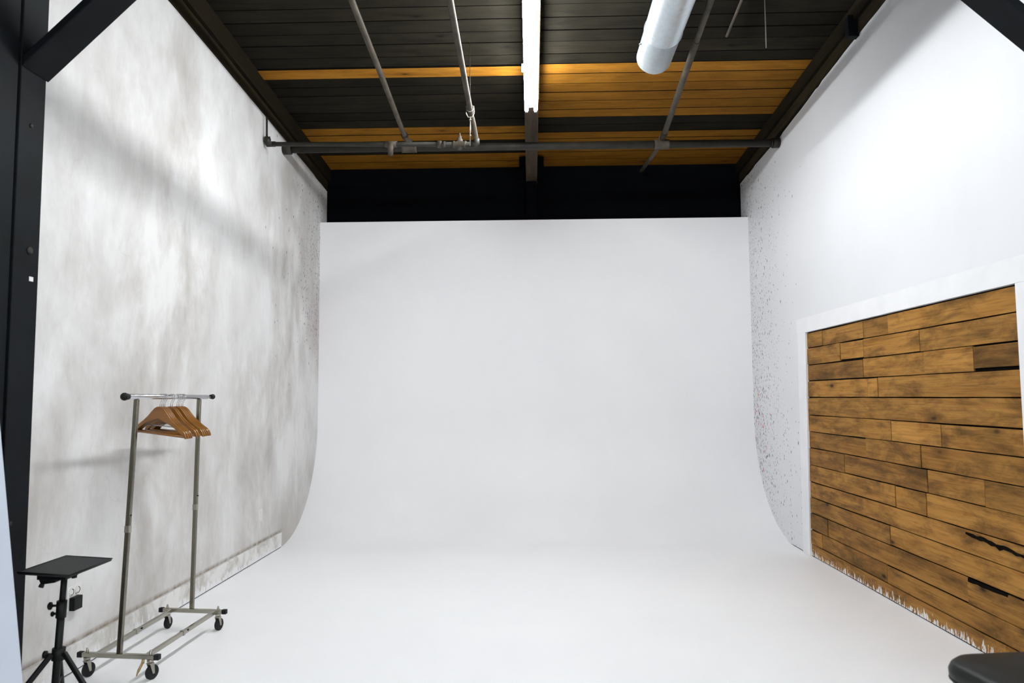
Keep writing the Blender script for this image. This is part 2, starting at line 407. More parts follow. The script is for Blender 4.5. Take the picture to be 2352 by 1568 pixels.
# ceiling boards (one ceiling; each board keeps its own stain)
rowsR = [9.72, 9.47, 9.212, 9.008, 8.805, 8.615, 8.412, 8.21, 8.011, 7.80, 7.60, 7.409, 7.20, 7.003, 6.816, 6.594, 6.406, 6.208]
while rowsR[-1] > YF: rowsR.append(rowsR[-1]-.199)
b = MB(); info = []
xm = .03
for i in range(len(rowsR)-1):
    y1, y0 = rowsR[i], rowsR[i+1]
    for side, (xa, xb) in enumerate(((XL-.16, xm), (xm, XR+.16))):
        if side == 0: pine = (i in (0,)) or (i in (1,)) or i in (4,3) or i == 12
        else: pine = i <= 4 or 7 <= i <= 12
        if side == 0 and i == 3: pine = False
        if side == 0 and i == 1: pine = True
        if side == 0 and i == 5: pine = True
        if i == 5 and side == 1: pine = False
        b.mi = 1 if pine else 0
        tone = (random.uniform(.30, .42) if side == 0 else random.uniform(.06, .20)) if pine else random.uniform(.25, .8)
        if pine and side == 1 and i == 12: tone = .40
        if pine and i <= 1: tone *= .8
        if side == 1 and i == 7: tone = .25
        if side == 0 and i == 12: tone = .62
        sd = (random.random(), random.random())
        g = .0066
        dz = random.uniform(-.003, .003) - (.012 if (side == 0 and i == 12) else 0)
        ya, yb = y0+g, y1-g
        fs = b.hexa([(xa,ya,roof(ya)+dz),(xb,ya,roof(ya)+dz),(xb,yb,roof(yb)+dz),(xa,yb,roof(yb)+dz),
                     (xa,ya,roof(ya)+.06),(xb,ya,roof(ya)+.06),(xb,yb,roof(yb)+.06),(xa,yb,roof(yb)+.06)])
        fs[2].material_index = fs[4].material_index = 2  # board edges coloured dark for the shadow in the joints
        info += [(tone, *sd)]*6
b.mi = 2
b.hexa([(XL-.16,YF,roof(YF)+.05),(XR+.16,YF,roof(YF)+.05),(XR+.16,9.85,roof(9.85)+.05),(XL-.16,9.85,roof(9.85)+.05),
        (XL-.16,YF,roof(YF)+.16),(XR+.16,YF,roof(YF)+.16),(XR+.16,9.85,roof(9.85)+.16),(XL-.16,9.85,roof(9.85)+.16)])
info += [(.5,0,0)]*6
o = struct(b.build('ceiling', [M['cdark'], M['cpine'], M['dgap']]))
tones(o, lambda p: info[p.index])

# baseboards and trim
b = MB(); b.prism([(3.74,.009),(8.06,.009),(8.06,.158),(3.74,.158)], 'x', XL, XL+.016); struct(b.build('baseboard_left', M['base'], bevel=.002))
b = MB(); b.box((XL, 3.74, 0), (XL+.006, 8.06, .009)); struct(b.build('gap_shade_left', M['dgap']))  # dark strip standing in for the shadow gap under the baseboard
b = MB(); b.box((XR-.014, 7.75, .008), (XR, 8.28, .157)); struct(b.build('baseboard_right', M['right'], bevel=.002))
b = MB(); b.box((XR-.034, 3.2, 2.228), (XR, 7.74, 2.378)); struct(b.build('trim_2', M['trim'], bevel=.002))
b = MB(); b.hexa([(XR-.033,7.585,0),(XR,7.585,0),(XR,7.775,0),(XR-.033,7.775,0),(XR-.033,7.50,2.228),(XR,7.50,2.228),(XR,7.72,2.228),(XR-.033,7.72,2.228)]); struct(b.build('trim_3', M['trim'], bevel=.002))
b = MB(); b.box((XR-.033, 4.06, 0), (XR, 4.26, 2.228)); struct(b.build('trim_4', M['trim'], bevel=.002))
b = MB(); b.box((XR-.010, 7.55, 0), (XR, 8.3, .006)); struct(b.build('gap_shade_right', M['dgap']))  # same dark strip for the floor gap shadow on the right

# reclaimed wood cladding
rz = [2.222,2.068,1.903,1.740,1.577,1.401,1.240,1.074,.906,.740,.587,.433,.268,.125,.008]
joints = [[7.12,6.25,5.81],[6.72,6.26,5.36],[6.28,5.31,4.72],[6.20,6.02],[],[5.83,5.13],[6.28,5.41],[6.72,5.34,4.68],[5.81,5.37],[],[5.92],[7.15,4.91],[7.29,6.0],[4.55]]
toneR = [[.62,.66,.40,.80],[.62,.85,.80,.55],[.30,.78,.85,.40],[.90,.92,.62],[.62],[.78,1.0,.70],[.50,.62,.55],[.42,.45,.60,.45],[.82,.86,.88],[.88],[.55,.86],[.30,.60,.62],[.85,.62,.66],[.66,.72]]
cl = thing('wood_wall_cladding', 'reclaimed brown wood planks cladding the right wall inside a white frame', 'wall cladding', (XR, 5.9, 0))
b = MB(); info = []; rr = random.Random(11)
for i in range(14):
    ys = [7.60 - .0 ] + joints[i] + [4.26]
    zt, zb = rz[i], rz[i+1]
    for k in range(len(ys)-1):
        ya, yb = ys[k+1]+.004, ys[k]-.004
        if k == 0: yb = 7.5 + (1-(zt+zb)/2/2.22)*.09
        t0 = XR - rr.uniform(.010, .019)
        gt, gb = rr.uniform(.002,.009), rr.uniform(.001,.006)
        if i in (1,) and k == 1: gb = .012
        if i == 2 and k == 3: gb = .02
        nseg = max(2, int((yb-ya)/.25)); tilt = rr.uniform(-.003,.003)
        top, bot = [], []
        for q in range(nseg+1):
            y = ya+(yb-ya)*q/nseg
            top.append((y, zt-gt+rr.uniform(-.0015,.0015)+tilt*(q/nseg-.5))); bot.append((y, zb+gb+rr.uniform(-.001,.001)+tilt*(q/nseg-.5)))
        poly = bot + top[::-1]
        nf = len(b.bm.faces)
        b.prism([(y-5.9, z) for y, z in poly], 'x', t0-XR, -.004)
        m = len(b.bm.faces)-nf
        info += [(toneR[i][k] if k < len(toneR[i]) else .6, rr.random(), rr.random())]*m
o = b.build('planks', M['barn'], cl, recalc=True)
tones(o, lambda p: info[p.index])
b = MB(); b.box((-.004, 4.25-5.9, 0), (-.001, 7.60-5.9, 2.226)); b.build('backing', M['dgap'], cl)
# rotted dark holes in two planks
def blot(name, pts, x):
    b = MB(); b.prism([(y-5.9, z) for y, z in pts], 'x', x-XR-.0012, x-XR+.004); return b.build(name, M['dgap'], cl)
r = random.Random(5)
up, lo = [], []
for q in range(17):
    y = 4.90 - q*.038; c = .712 - q*.0022
    up.append((y, c+.004+r.uniform(0,.016)*math.sin(math.pi*(q+.6)/17))); lo.append((y, c-.004-r.uniform(0,.022)*math.sin(math.pi*(q+.6)/17)))
blot('rot_hole', up+lo[::-1], XR-.018)
up, lo = [], []
for q in range(9):
    y = 4.90 - q*.05; c = .424
    up.append((y, c+.006)); lo.append((y, c-.012-r.uniform(0,.012)*(1-q/9)))
blot('rot_hole', up+lo[::-1], XR-.018)

# ------------------------------------------------------------------ timbers
def timber(name, label, cat, p, q, w, h, mat, up=(0,0,1), tone=.6, part=None):
    b = MB(); b.bar(p, q, w, h, up); o = b.build(name, mat, bevel=.004)
    if 'tone' not in o.data.attributes: flat_tone(o, tone)
    return tag(o, label, cat)
# posts: left one against the plaster wall, right one outside the picture's right edge
timber('timber_post', 'thick black timber post at the left edge of the plaster wall', 'post', (-2.646, 3.64, 0), (-2.646, 3.64, 5.0), .192, .19, M['black'], up=(0,1,0))
timber('timber_post', 'black timber post in front of the white right wall', 'post', (2.715, 3.72, 0), (2.715, 3.72, 5.0), .155, .20, M['black'], up=(0,1,0))
def brace(label, poly, y0, y1):
    b = MB(); b.prism(poly, 'y', y0, y1); o = b.build('diagonal_brace', M['black'], bevel=.006)
    return tag(o, label, 'brace')
brace('black diagonal timber brace rising from the left post to the tie beam', [(-2.549,3.277),(-1.383,4.399),(-1.442,4.399),(-2.549,3.334)], 3.545, 3.75)
brace('black diagonal timber brace across the upper right corner of the wall', [(2.636,3.264),(2.636,3.324),(1.466,4.399),(1.405,4.399)], 3.56, 3.75)
timber('tie_beam', 'black horizontal tie beam spanning the room above both braces', 'beam', (-2.548, 3.66, 4.51), (2.636, 3.68, 4.51), .2, .22, M['black'])
# bolt heads on the left post
post = bpy.data.objects['timber_post']
for (y,z,r_) in ((3.66,2.36,.020),(3.60,1.0,.012),(3.63,3.0,.010)):
    b = MB(); b.lathe((-2.551,y,z),(1,0,0),[(0,r_),(.006,r_),(.010,r_*.6)],12); b.build('bolt_head', M['pipedark'], post)
b = MB(); b.box((-2.5505,3.665,2.205),(-2.548,3.695,2.228)); b.build('paper_scrap', M['plate'], post)

# side beams above the walls (bottom ledger, then upper beam)
for side in (-1, 1):
    X0 = XL-.004 if side < 0 else XR+.004
    nm = 'left' if side < 0 else 'right'
    b = MB()
    def rng(a, c): return (min(X0+side*a, X0+side*c), max(X0+side*a, X0+side*c))
    xa, xb = rng(-.016, .10) if side < 0 else rng(-.02,.10)
    y0, y1 = 3.8, 9.70
    tb = tabL if side < 0 else tabR
    zl0, zl1 = lerp(tb, y0)-.0, lerp(tb, y1)-.0
    if side > 0: zl0, zl1 = 4.775, 4.405
    off = .012
    b.hexa([(xa,y0,zl0+off),(xb,y0,zl0+off),(xb,y1,zl1+off),(xa,y1,zl1+off),(xa,y0,zl0+.13),(xb,y0,zl0+.13),(xb,y1,zl1+.12),(xa,y1,zl1+.12)])
    o = b.build('wall_plate_beam', M['oldbeam'], bevel=.003); flat_tone(o, .8)
    tag(o, 'brown stained timber ledger along the top of the %s wall' % ('mottled left' if side < 0 else 'white right'), 'beam')
    b = MB(); xa2, xb2 = rng(-.055, .10)
    b.hexa([(xa2,y0,zl0+.13),(xb2,y0,zl0+.13),(xb2,y1,zl1+.12),(xa2,y1,zl1+.12),(xa2,y0,roof(y0)-.002),(xb2,y0,roof(y0)-.002),(xb2,y1,roof(y1)-.002),(xa2,y1,roof(y1)-.002)])
    o = b.build('roof_beam', M['oldbeam'], bevel=.003); flat_tone(o, .12)
    tag(o, 'dark timber beam between the ledger and ceiling boards on the %s' % nm, 'beam')
# short hanger block on the right beam
b = MB(); b.box((2.70,6.10,4.615),(2.79,6.17,4.80)); tag(b.build('beam_bracket', M['black'], bevel=.003), 'small black bracket hanging at the top of the right wall beam', 'bracket')

# middle beam and the painted post that carries it
b = MB(); xa, xb = -.045, .10
b.hexa([(xa,YF,beamz(YF)),(xb,YF,beamz(YF)),(xb,9.70,beamz(9.70)),(xa,9.70,beamz(9.70)),(xa,YF,roof(YF)-.004),(xb,YF,roof(YF)-.004),(xb,9.70,roof(9.70)-.004),(xa,9.70,roof(9.70)-.004)])
o = b.build('middle_beam', M['cbeam'], bevel=.004); flat_tone(o, .62); tag(o, 'grey brown timber beam running down the middle of the ceiling', 'beam')
b = MB(); b.box((xa+.004, 9.56, 0), (xb-.004, 9.712, beamz(9.6)-.004)); tag(b.build('timber_post', M['navy'], bevel=.004), 'blue black post on the dark back wall under the middle beam', 'post')
for s, lab in ((-1,'left'),(1,'right')):
    b = MB(); x0 = xa-.085 if s < 0 else xb+.005; b.box((x0, 9.30, 4.50), (x0+.08, 9.712, roof(9.5)-.012))
    tag(b.build('beam_block', M['navy'], bevel=.003), 'black timber block on the %s side of the middle beam end' % lab, 'block')

# ------------------------------------------------------------------ fluorescent strips
def strip(label, x, y0, y1, mat, zf=beamz, group=None):
    ln = (y1-y0)/2; yc = (y0+y1)/2
    t = thing('fluorescent_light', label, 'light', (x, yc, zf(yc)), 0, group)
    t.rotation_euler = (-math.atan(.06), 0, 0)
    b = MB(); b.prism([(-.062,-.002),(-.062,-.035),(-.035,-.055),(.035,-.055),(.062,-.035),(.062,-.002)], 'y', -ln+.01, ln-.012)
    b.build('housing', M['housing'], t, bevel=.002)
    for s in (-1,1):
        b = MB(); b.tube([(s*.046,-ln+.03,-.088),(s*.046,ln-.03,-.088)], .0185, 16, True); b.build('tube', mat, t)
        for e in (-1,1):
            b = MB(); b.tube([(s*.046, e*(ln-.03), -.088),(s*.046, e*(ln-.012), -.088),(s*.046, e*(ln-.004), -.088)], .012, 12, True, [.0175,.0175,.012])
            b.build('tube_cap', M['wire'], t)
            b = MB(); b.box((s*.046-.014, min(e*(ln-.004),e*(ln+.008)), -.100),(s*.046+.014, max(e*(ln-.004),e*(ln+.008)), -.03))
            b.build('lamp_holder', M['housing'], t, bevel=.003)
    return t
L1 = strip('lit twin tube fluorescent strip under the middle beam, farthest of the row', .022, 4.88, 7.30, M['tube_view'])
b = MB(); b.box((-.085,.42,-.03),(-.066,.52,.0)); b.build('side_clip', M['housing'], L1)
def hung(label, x, y0, y1, z, m):
    t = strip(label, x, y0, y1, M[m], lambda y: z); t.rotation_euler = (0,0,0)
    for e in (-1,1):
        b = MB(); yy = e*(y1-y0)*.36; b.tube([(0,yy,-.004),(0,yy,(beamz if abs(x) < .1 else roof)((y0+y1)/2+yy)-z-.01)], .003, 6); b.build('suspension_wire', M['zinc'], t)
strip('lit fluorescent strip under the middle beam, just ahead of the viewer', .022, 2.42, 4.84, M['tube_ahead'])
strip('lit fluorescent strip under the middle beam, just behind the viewer', .022, -.04, 2.38, M['tube_behind'])
strip('added unseen fluorescent strip under the middle beam, well behind the viewer', .022, -4.3, -1.88, M['tube_deep'])  # this strip and the next are added unseen to lift the back wall
strip('added unseen fluorescent strip under the middle beam, deepest in the room', .022, -7.9, -5.48, M['tube_deep'])
for x_, nm_ in ((-1.75,'left'),(1.75,'right')):  # side rows added out of view to light back wall and floor frontally
    hung('added unseen fluorescent strip of the %s row, nearer one behind the viewer' % nm_, x_, -4.3, -1.94, 4.27, 'tube_rows')
    hung('added unseen fluorescent strip of the %s row, farthest behind the viewer' % nm_, x_, -7.9, -5.54, 4.27, 'tube_rows')
# ------------------------------------------------------------------ duct
D = thing('air_duct', 'round galvanised steel air duct hanging under the ceiling boards', 'duct', (1.089, 3.7, 4.575))
def dz(y): return (6.235-y)*.035 + 4.520 - 4.575
def dx(y): return (6.235-y)*.004 - .002
b = MB()
def ringp(y, r): return (Vector((dx(y), y-3.7, dz(y))), r)
seq = [(-1.0,.1527),(5.772,.1527),(5.777,.1575),(5.784,.1595),(5.791,.1575),(5.796,.1512),(6.235,.1512)]
b.tube([ringp(y,r)[0] for y,r in seq], 1, 48, False, [r for _,r in seq])
b.tube([ringp(6.235,0)[0], ringp(6.23,0)[0], ringp(-1.0,0)[0]], 1, 48, False, [.1512,.1487,.1487])
b.build('duct_shell', M['duct'], D, recalc=False)
b = MB(); b.lathe((dx(5.96)-.148, 5.96-3.7, dz(5.96)-.02),(-1,0,-.1),[(0,.004),(.014,.004),(.015,.010),(.021,.010)],8); b.build('screw', M['zinc'], D)
for ys in (1.5, 4.9):
    b = MB(); pth = []
    for k in range(25):
        a = 2*math.pi*k/24; pth.append((dx(ys)+.158*math.sin(a), ys-3.7, dz(ys)+.158*math.cos(a)))
    b.tube(pth, .006, 6, False); b.tube([(dx(ys), ys-3.7, dz(ys)+.158),(dx(ys), ys-3.7, roof(ys)-4.575)], .006, 6); b.build('hanger_strap', M['zinc'], D)

# ------------------------------------------------------------------ pipes
pA, pB = Vector((XL-.01, 7.939, 4.347)), Vector((XR+.01, 8.157, 4.412))
def onmain(x): t = (x-pA.x)/(pB.x-pA.x); return pA.lerp(pB, t)
P = thing('sprinkler_main_pipe', 'thick dark iron pipe crossing the room from wall to wall', 'pipe', pA)
def loc(v, base): return Vector(v)-Vector(base)
b = MB(); b.tube([loc(pA,pA), loc(pB,pA)], .043, 20); b.build('main_run', M['pipedark'], P)
for x in (-1.33, 1.478):
    b = MB(); c = loc(onmain(x),pA); d = (pB-pA).normalized()
    b.tube([c-d*.085,c-d*.083,c-d*.06,c+d*.06,c+d*.083,c+d*.085], 1, 20, True, [.046,.054,.054,.054,.054,.046]); b.tube([c, c+Vector((0,-.03,.085))], .036, 14); b.build('tee_fitting', M['pipe'], P)
b = MB(); c = loc(onmain(2.74),pA); b.tube([c-d*.02, c+d*.05], .058, 16); b.tube([c-d*.045, c-d*.02], .050, 16); b.build('wall_collar', M['pipedark'], P)
b = MB(); c = loc(onmain(-2.66),pA); b.tube([c-d*.055, c+d*.03], .058, 16); b.build('wall_collar', M['pipedark'], P)
# drooping hole patch where it enters the plaster
def pipe_run(name, label, pts, r, mat, fittings=(), n=14):
    base = Vector(pts[0]); t = thing(name, label, 'pipe', base)
    b = MB(); b.tube([loc(p,base) for p in pts], r, n); b.build('pipe_run', mat, t)
    for nm, path, rad, radii, mt in fittings:
        b = MB(); b.tube([loc(p,base) for p in path], rad, 14, True, radii); b.build(nm, mt, t)
    return t
# thin pipe in front, from the plaster wall to the elbow
SC = .914                                     # distance of this pipe, so that it hangs just left of the lamps
def near(p): return Vector((p[0]*SC, p[1]*SC, 1.6+(p[2]-1.6)*SC))
E1 = near((-.548, 7.55, 4.235)); E0 = Vector((XL+.050, 7.36, 4.205))
def on(x): return E0.lerp(E1, (x-E0.x)/(E1.x-E0.x))        # a point of the pipe
def onp(x): return on(x*(.92+.07*max(0,min(1,(-x-.55)/2.1))))
dT = (E1-E0).normalized()
def seg(x, offs): c = onp(x); return [c+dT*o for o in offs]
def V(v, *d): return v+Vector(d)
c1, c2 = onp(-1.43), onp(-.72)
th = pipe_run('thin_water_pipe', 'thinner pipe with a valve running in front of the thick pipe', [E0, E1-dT*.028], .023, M['pipedark'], [
    ('elbow_fitting', [V(E0,-.006,-.03,.07),V(E0,-.008,-.015,.03),V(E0,0,0,0),V(E0,.07,-.002,-.001)], 1, [.028,.038,.036,.028], M['pipedark']),
    ('riser_stub', [V(E0,-.010,-.03,.06),V(E0,-.014,-.03,.27)], .010, None, M['pipedark']),
    ('union_fitting', seg(-.93,[-.022,-.018,.018,.022]), 1, [.027,.034,.034,.027], M['pipe']),
    ('union_fitting', seg(-.88,[-.015,.015]), .028, None, M['pipe']),
    ('tee_fitting', seg(-1.43,[-.06,.06]), .031, None, M['pipe']),
    ('plug', [V(c1,0,-.01,0),V(c1,0,-.02,-.045),V(c1,0,-.02,-.055),V(c1,0,-.02,-.105),V(c1,0,-.02,-.107),V(c1,0,-.02,-.122)], 1, [.032,.032,.026,.026,.015,.015], M['pipe']),
    ('valve_body', seg(-.72,[-.065,-.052,-.042,0,.042,.052,.065]), 1, [.033,.033,.026,.043,.026,.033,.033], M['pipe']),
    ('valve_bonnet', [V(c2,0,0,-.05),V(c2,0,0,0),V(c2,0,0,.05),V(c2,0,0,.055),V(c2,0,0,.078),V(c2,0,0,.083),V(c2,0,0,.11)], 1, [.020,.034,.028,.018,.018,.010,.008], M['pipe']),
])
def rl(x0, y0, z0, x1, y1): return (x1, y1, z0 + .06*(y0-y1))
# riser pipes along the ceiling, all following its slope
z1 = 4.475
pipe_run('ceiling_pipe', 'grey pipe running along the ceiling, leftmost of the three', [onmain(-1.33)+Vector((0,-.03,.04)), (-1.371,7.93,z1), (-1.353,6.5,z1+.085), (-1.33,3.2,z1+.285)], .026, M['pipe'],
    [('collar', [(-1.371,7.95,z1-.0),(-1.371,7.90,z1+.004)], .036, None, M['pipedark'])])
z2 = 4.475
q2 = [near(p) for p in ((-.552,7.53,4.285), (-.575,7.42,4.42), (-.59,7.36,4.475), (-.588,5.36,4.595))]
d2 = (q2[3]-q2[2]).normalized()
pipe_run('ceiling_pipe', 'pipe with a ring hanger running toward the viewer left of the lamp', [E1]+q2+[q2[3]+Vector((0,-7.0,.42))], .024, M['pipe'],
    [('elbow_fitting', [E1-dT*.05, E1-dT*.012, V(E1,0,-.004,.014), V(E1,-.003,-.016,.05)], 1, [.030,.030,.030,.029], M['pipedark'])])
pipe_run('ceiling_pipe', 'grey brown pipe along the ceiling beside the duct on the right', [onmain(1.478)+Vector((0,-.03,.04)), (1.478,8.02,4.45), (1.452,7.3,4.49), (1.40,5.8,4.57), (1.32,3.2,4.72)], .025, M['pipe'],
    [('collar', [(1.479,8.03,4.448),(1.475,7.90,4.455)], .034, None, M['pipedark']), ('joint_sleeve', [(1.408,6.02,4.558),(1.43,6.65,4.522),(1.476,7.88,4.456)], .0295, None, M['pipe'])])
pipe_run('ceiling_pipe', 'short brown pipe from the thick pipe to the dark back wall', [onmain(1.478)+Vector((0,.03,.02)), (1.478,9.0,4.50),(1.475,9.60,4.555)], .024, M['pipe'])
pipe_run('electrical_conduit', 'thin grey conduit on the ceiling boards right of the duct', [(1.79,6.50,roof(6.5)-.035), (1.775,5.9,roof(5.9)-.02), (1.74,3.2,roof(3.2)-.02)], .012, M['pipe'])
b = MB(); b.tube([(0,0,0),(.0,0,.55),(-.004,0,roof(5.3)-4.141)], .004, 6); o = b.build('hanging_wire', M['cable']); o.location = (1.745,5.3,4.141); tag(o, 'thin grey wire hanging straight down from the right ceiling', 'wire')
# ring hanger with rod
H_ = thing('pipe_ring_hanger', 'small metal ring hanger with a rod hanging below the pipe', 'hanger', near((-.588,7.20,4.485)))
b = MB(); b.tube([(.032*math.sin(a), .0, .032*math.cos(a)) for a in [2*math.pi*k/20 for k in range(21)]], .005, 8, False)
b.tube([(-.034,0,.02),(-.036,0,-.05),(-.018,0,-.085),(.018,0,-.085),(.036,0,-.05),(.034,0,.02)], .005, 8); b.build('ring', M['zinc'], H_)
b = MB(); b.tube([(0,0,-.08),(0,0,-.35)], .005, 8); b.tube([(0,0,-.10),(0,0,-.115)], .010, 8); b.tube([(0,0,-.25),(0,0,-.262)], .009, 8); b.build('rod', M['zinc'], H_)
b = MB(); b.tube([(0,0,.03),(0,0,roof(7.2*SC)-H_.location.z)], .003, 8); b.build('upper_rod', M['pipedark'], H_)

# ------------------------------------------------------------------ sockets
O = thing('wall_outlet', 'white double socket plate low on the left wall behind the black tray stand', 'outlet', (XL, 4.425, .44))
b = MB(); b.box((0,-.075,-.075),(.008,.058,.068)); b.build('cover_plate', M['socket'], O, bevel=.003)
for k in (-1,1):
    b = MB(); c = Vector((.008, k*.030-.01, .032)); b.tube([c, c+Vector((.003,0,0))], .024, 20); b.build('socket', M['socket'], O)
    b = MB(); b.tube([(.0115, c.y+.017*math.sin(a), c.z+.017*math.cos(a)) for a in [2*math.pi*q/18 for q in range(12)]], .0018, 6); b.build('contact_slot', M['dgap'], O)
A_ = thing('plug_adapter', 'black power adapter plugged into the wall socket', 'adapter', (XL+.0085, 4.405, .405))
b = MB(); b.box((0,-.040,-.038),(.032,.042,.038)); b.build('adapter_body', M['plastic'], A_, bevel=.004)
O = thing('blank_wall_plate', 'small painted over cover plate on the left wall near the back corner', 'cover plate', (XL, 7.44, .44))
b = MB(); b.box((0,-.055,-.062),(.006,.055,.062)); b.build('cover_plate', M['plate'], O, bevel=.002)
b = MB(); b.box((.006,-.016,-.032),(.008,.016,.032)); b.build('switch_insert', M['plate'], O, bevel=.001)

# ------------------------------------------------------------------ clothes rack
RK = thing('clothes_rack', 'chrome rolling clothes rack with wooden hangers by the left wall', 'clothes rack', (-2.385, 4.78, 0))
def rk(p): return Vector(p)-Vector((-2.385,4.78,0))
zb = .130
def bracket_post(p, q, name='upright'):
    b = MB(); p, q = rk(p), rk(q); m = p.lerp(q, .48)
    b.bar(p, q, .026, .026, (0,1,0)); o = b.build(name, M['upright'], RK, bevel=.003)
    b = MB(); dd = (q-p).normalized(); b.bar(m-dd*.02, m+dd*.02, .030, .030, (0,1,0)); b.build('joint_sleeve', M['zinc'], o, bevel=.002)
    b = MB(); b.lathe(m+Vector((.010,0,.08)),(1,0,0),[(0,.005),(.010,.005)],8); b.build('spring_button', M['plastic'], o)
bracket_post((-2.385,4.325,zb), (-2.400,4.455,1.60)); bracket_post((-2.386,5.240,zb), (-2.398,5.300,1.60))
b = MB(); b.tube([rk((-2.40,4.335,1.617)), rk((-2.398,5.43,1.615))], .0155, 20); b.build('hanging_rail', M['rail'], RK)
b = MB(); b.tube([rk((-2.398,5.43,1.615)), rk((-2.398,5.435,1.615)), rk((-2.398,5.51,1.615))], .010, 14, True, [.0125,.009,.009]); b.build('rail_extension', M['rail'], RK)
for (y, s, mt) in ((4.318,1,M['plastic']),(5.528,.82,M['plastic'])):
    b = MB(); b.ball(rk((-2.40,y,1.617)), .024*s, 18); dy = .03 if y < 5 else -.03
    b.tube([rk((-2.40,y+dy*.3,1.617)), rk((-2.40,y+dy*1.25,1.617))], .0185*s, 16); b.build('end_knob', mt, RK)
ends = [((-2.612,4.345),(-2.165,4.305)), ((-2.590,5.245),(-2.150,5.200))]
for (a, c) in ends:
    b = MB(); b.bar(rk((*a,zb)), rk((*c,zb)), .026, .026); b.build('base_bar', M['chrome'], RK, bevel=.003)
    for e, f in ((a,c),(c,a)):
        dv = (Vector((*e,zb))-Vector((*f,zb))).normalized()
        b = MB(); b.bar(rk(Vector((*e,zb))-dv*.004), rk(Vector((*e,zb))+dv*.028), .031, .031); b.build('end_cap', M['rubber'], RK, bevel=.004)
for (a, c) in (((-2.53,4.34),(-2.53,5.24)), ((-2.225,4.31),(-2.205,5.21))):
    b = MB(); b.bar(rk((*a,zb-.002)), rk((*c,zb-.002)), .022, .026); o = b.build('side_rail', M['chrome'], RK, bevel=.003)
    mid = Vector((*a,zb-.002)).lerp(Vector((*c,zb-.002)), .48)
    b = MB(); b.bar(rk(mid+Vector((0,-.012,0))), rk(mid+Vector((0,.012,0))), .027, .030); b.build('rail_joint', M['zinc'], o)
    b = MB(); b.lathe(rk(mid+Vector((.008,.05,.004))),(1,0,.2),[(0,.006),(.008,.006)],8); b.build('rail_screw', M['plastic'], o)
def caster(x, y, ang):
    k = bpy.data.objects.new('caster', None)
    b = MB(); c = rk((x,y,0))
    Rz = Matrix.Rotation(ang, 4, 'Z')
    T = Matrix.Translation(c) @ Rz
    b.lathe((0,0,zb-.034),(0,0,1),[(0,.015),(.010,.019),(.020,.019)],14)        # swivel
    for s in (-1,1): b.hexa([(.006,s*.0145-.0012,.034),(.020,s*.0145-.0012,.034),(.020,s*.0145+.0012,.034),(.006,s*.0145+.0012,.034),(-.014,s*.0145-.0012,zb-.034),(.014,s*.0145-.0012,zb-.034),(.014,s*.0145+.0012,zb-.034),(-.014,s*.0145+.0012,zb-.034)])
    b.box((-.015,-.016,zb-.040),(.015,.016,zb-.034))
    b.tube([(.012,-.018,.041),(.012,.018,.041)], .005, 10)
    b.tube([(0,0,zb+.0),(0,0,zb+.022),(0,0,zb+.026),(0,0,zb+.036)], 1, 10, True, [.009,.009,.006,.006])   # nut and stem on top
    o = b.build('caster_fork', M['zinc'], RK, xf=T)
    b = MB(); b.tube([(.012,y_,.041) for y_ in (-.0115,-.011,-.007,.007,.011,.0115)], 1, 28, True, [.020,.036,.041,.041,.036,.020]); b.build('wheel', M['rubber'], o, xf=T)
    bpy.data.objects.remove(k)
caster(-2.585,4.345,1.25); caster(-2.195,4.310,1.15); caster(-2.56,5.243,1.45); caster(-2.185,5.205,1.35)
b = MB(); q = rk((-2.232,4.300,zb-.012)); b.tube([q+Vector((0,0,0)), q+Vector((0,-.004,-.022))], .008, 10); b.tube([q+Vector((0,-.006,-.016)), q+Vector((-.016,-.016,-.055)), q+Vector((-.026,-.02,-.085))], 1, 8, True, [.007,.008,.003]); b.build('brake_lever', M['brass'], RK)

# ------------------------------------------------------------------ hangers
def hanger_meshes():
    """origin at the rail centre; shoulders span x, hanger hangs down z"""
    W = .222; up, lo = [], []
    N = 22
    TT = [(0,-.064),(.08,-.066),(.18,-.077),(.28,-.099),(.42,-.131),(.6,-.163),(.8,-.193),(.9,-.206),(.96,-.222),(1.0,-.243)]
    BB = [(0,-.142),(.08,-.148),(.25,-.160),(.40,-.171),(.60,-.193),(.80,-.222),(.88,-.236),(.95,-.250),(1.0,-.256)]
    for i in range(N+1):
        u = i/N; up.append((W*u, lerp(TT, u))); lo.append((W*u, lerp(BB, u)))
    def bend(x): return .022*(abs(x)/W)**2
    b = MB(); ys = (-.0065,.0065); cols = []
    xsU = [(-x,z) for x,z in up[::-1]] + up[1:]; xsL = [(-x,z) for x,z in lo[::-1]] + lo[1:]
    for (x,zu),(x2,zl) in zip(xsU, xsL):
        cols.append([b.bm.verts.new((x, ys[0]+bend(x), zu)), b.bm.verts.new((x, ys[1]+bend(x), zu)), b.bm.verts.new((x, ys[1]+bend(x), zl)), b.bm.verts.new((x, ys[0]+bend(x), zl))])
    for A, B in zip(cols, cols[1:]):
        for k in range(4): b._f([A[k],A[(k+1)%4],B[(k+1)%4],B[k]], False)
    b._f(cols[0][::-1]); b._f(cols[-1])
    return b, bend
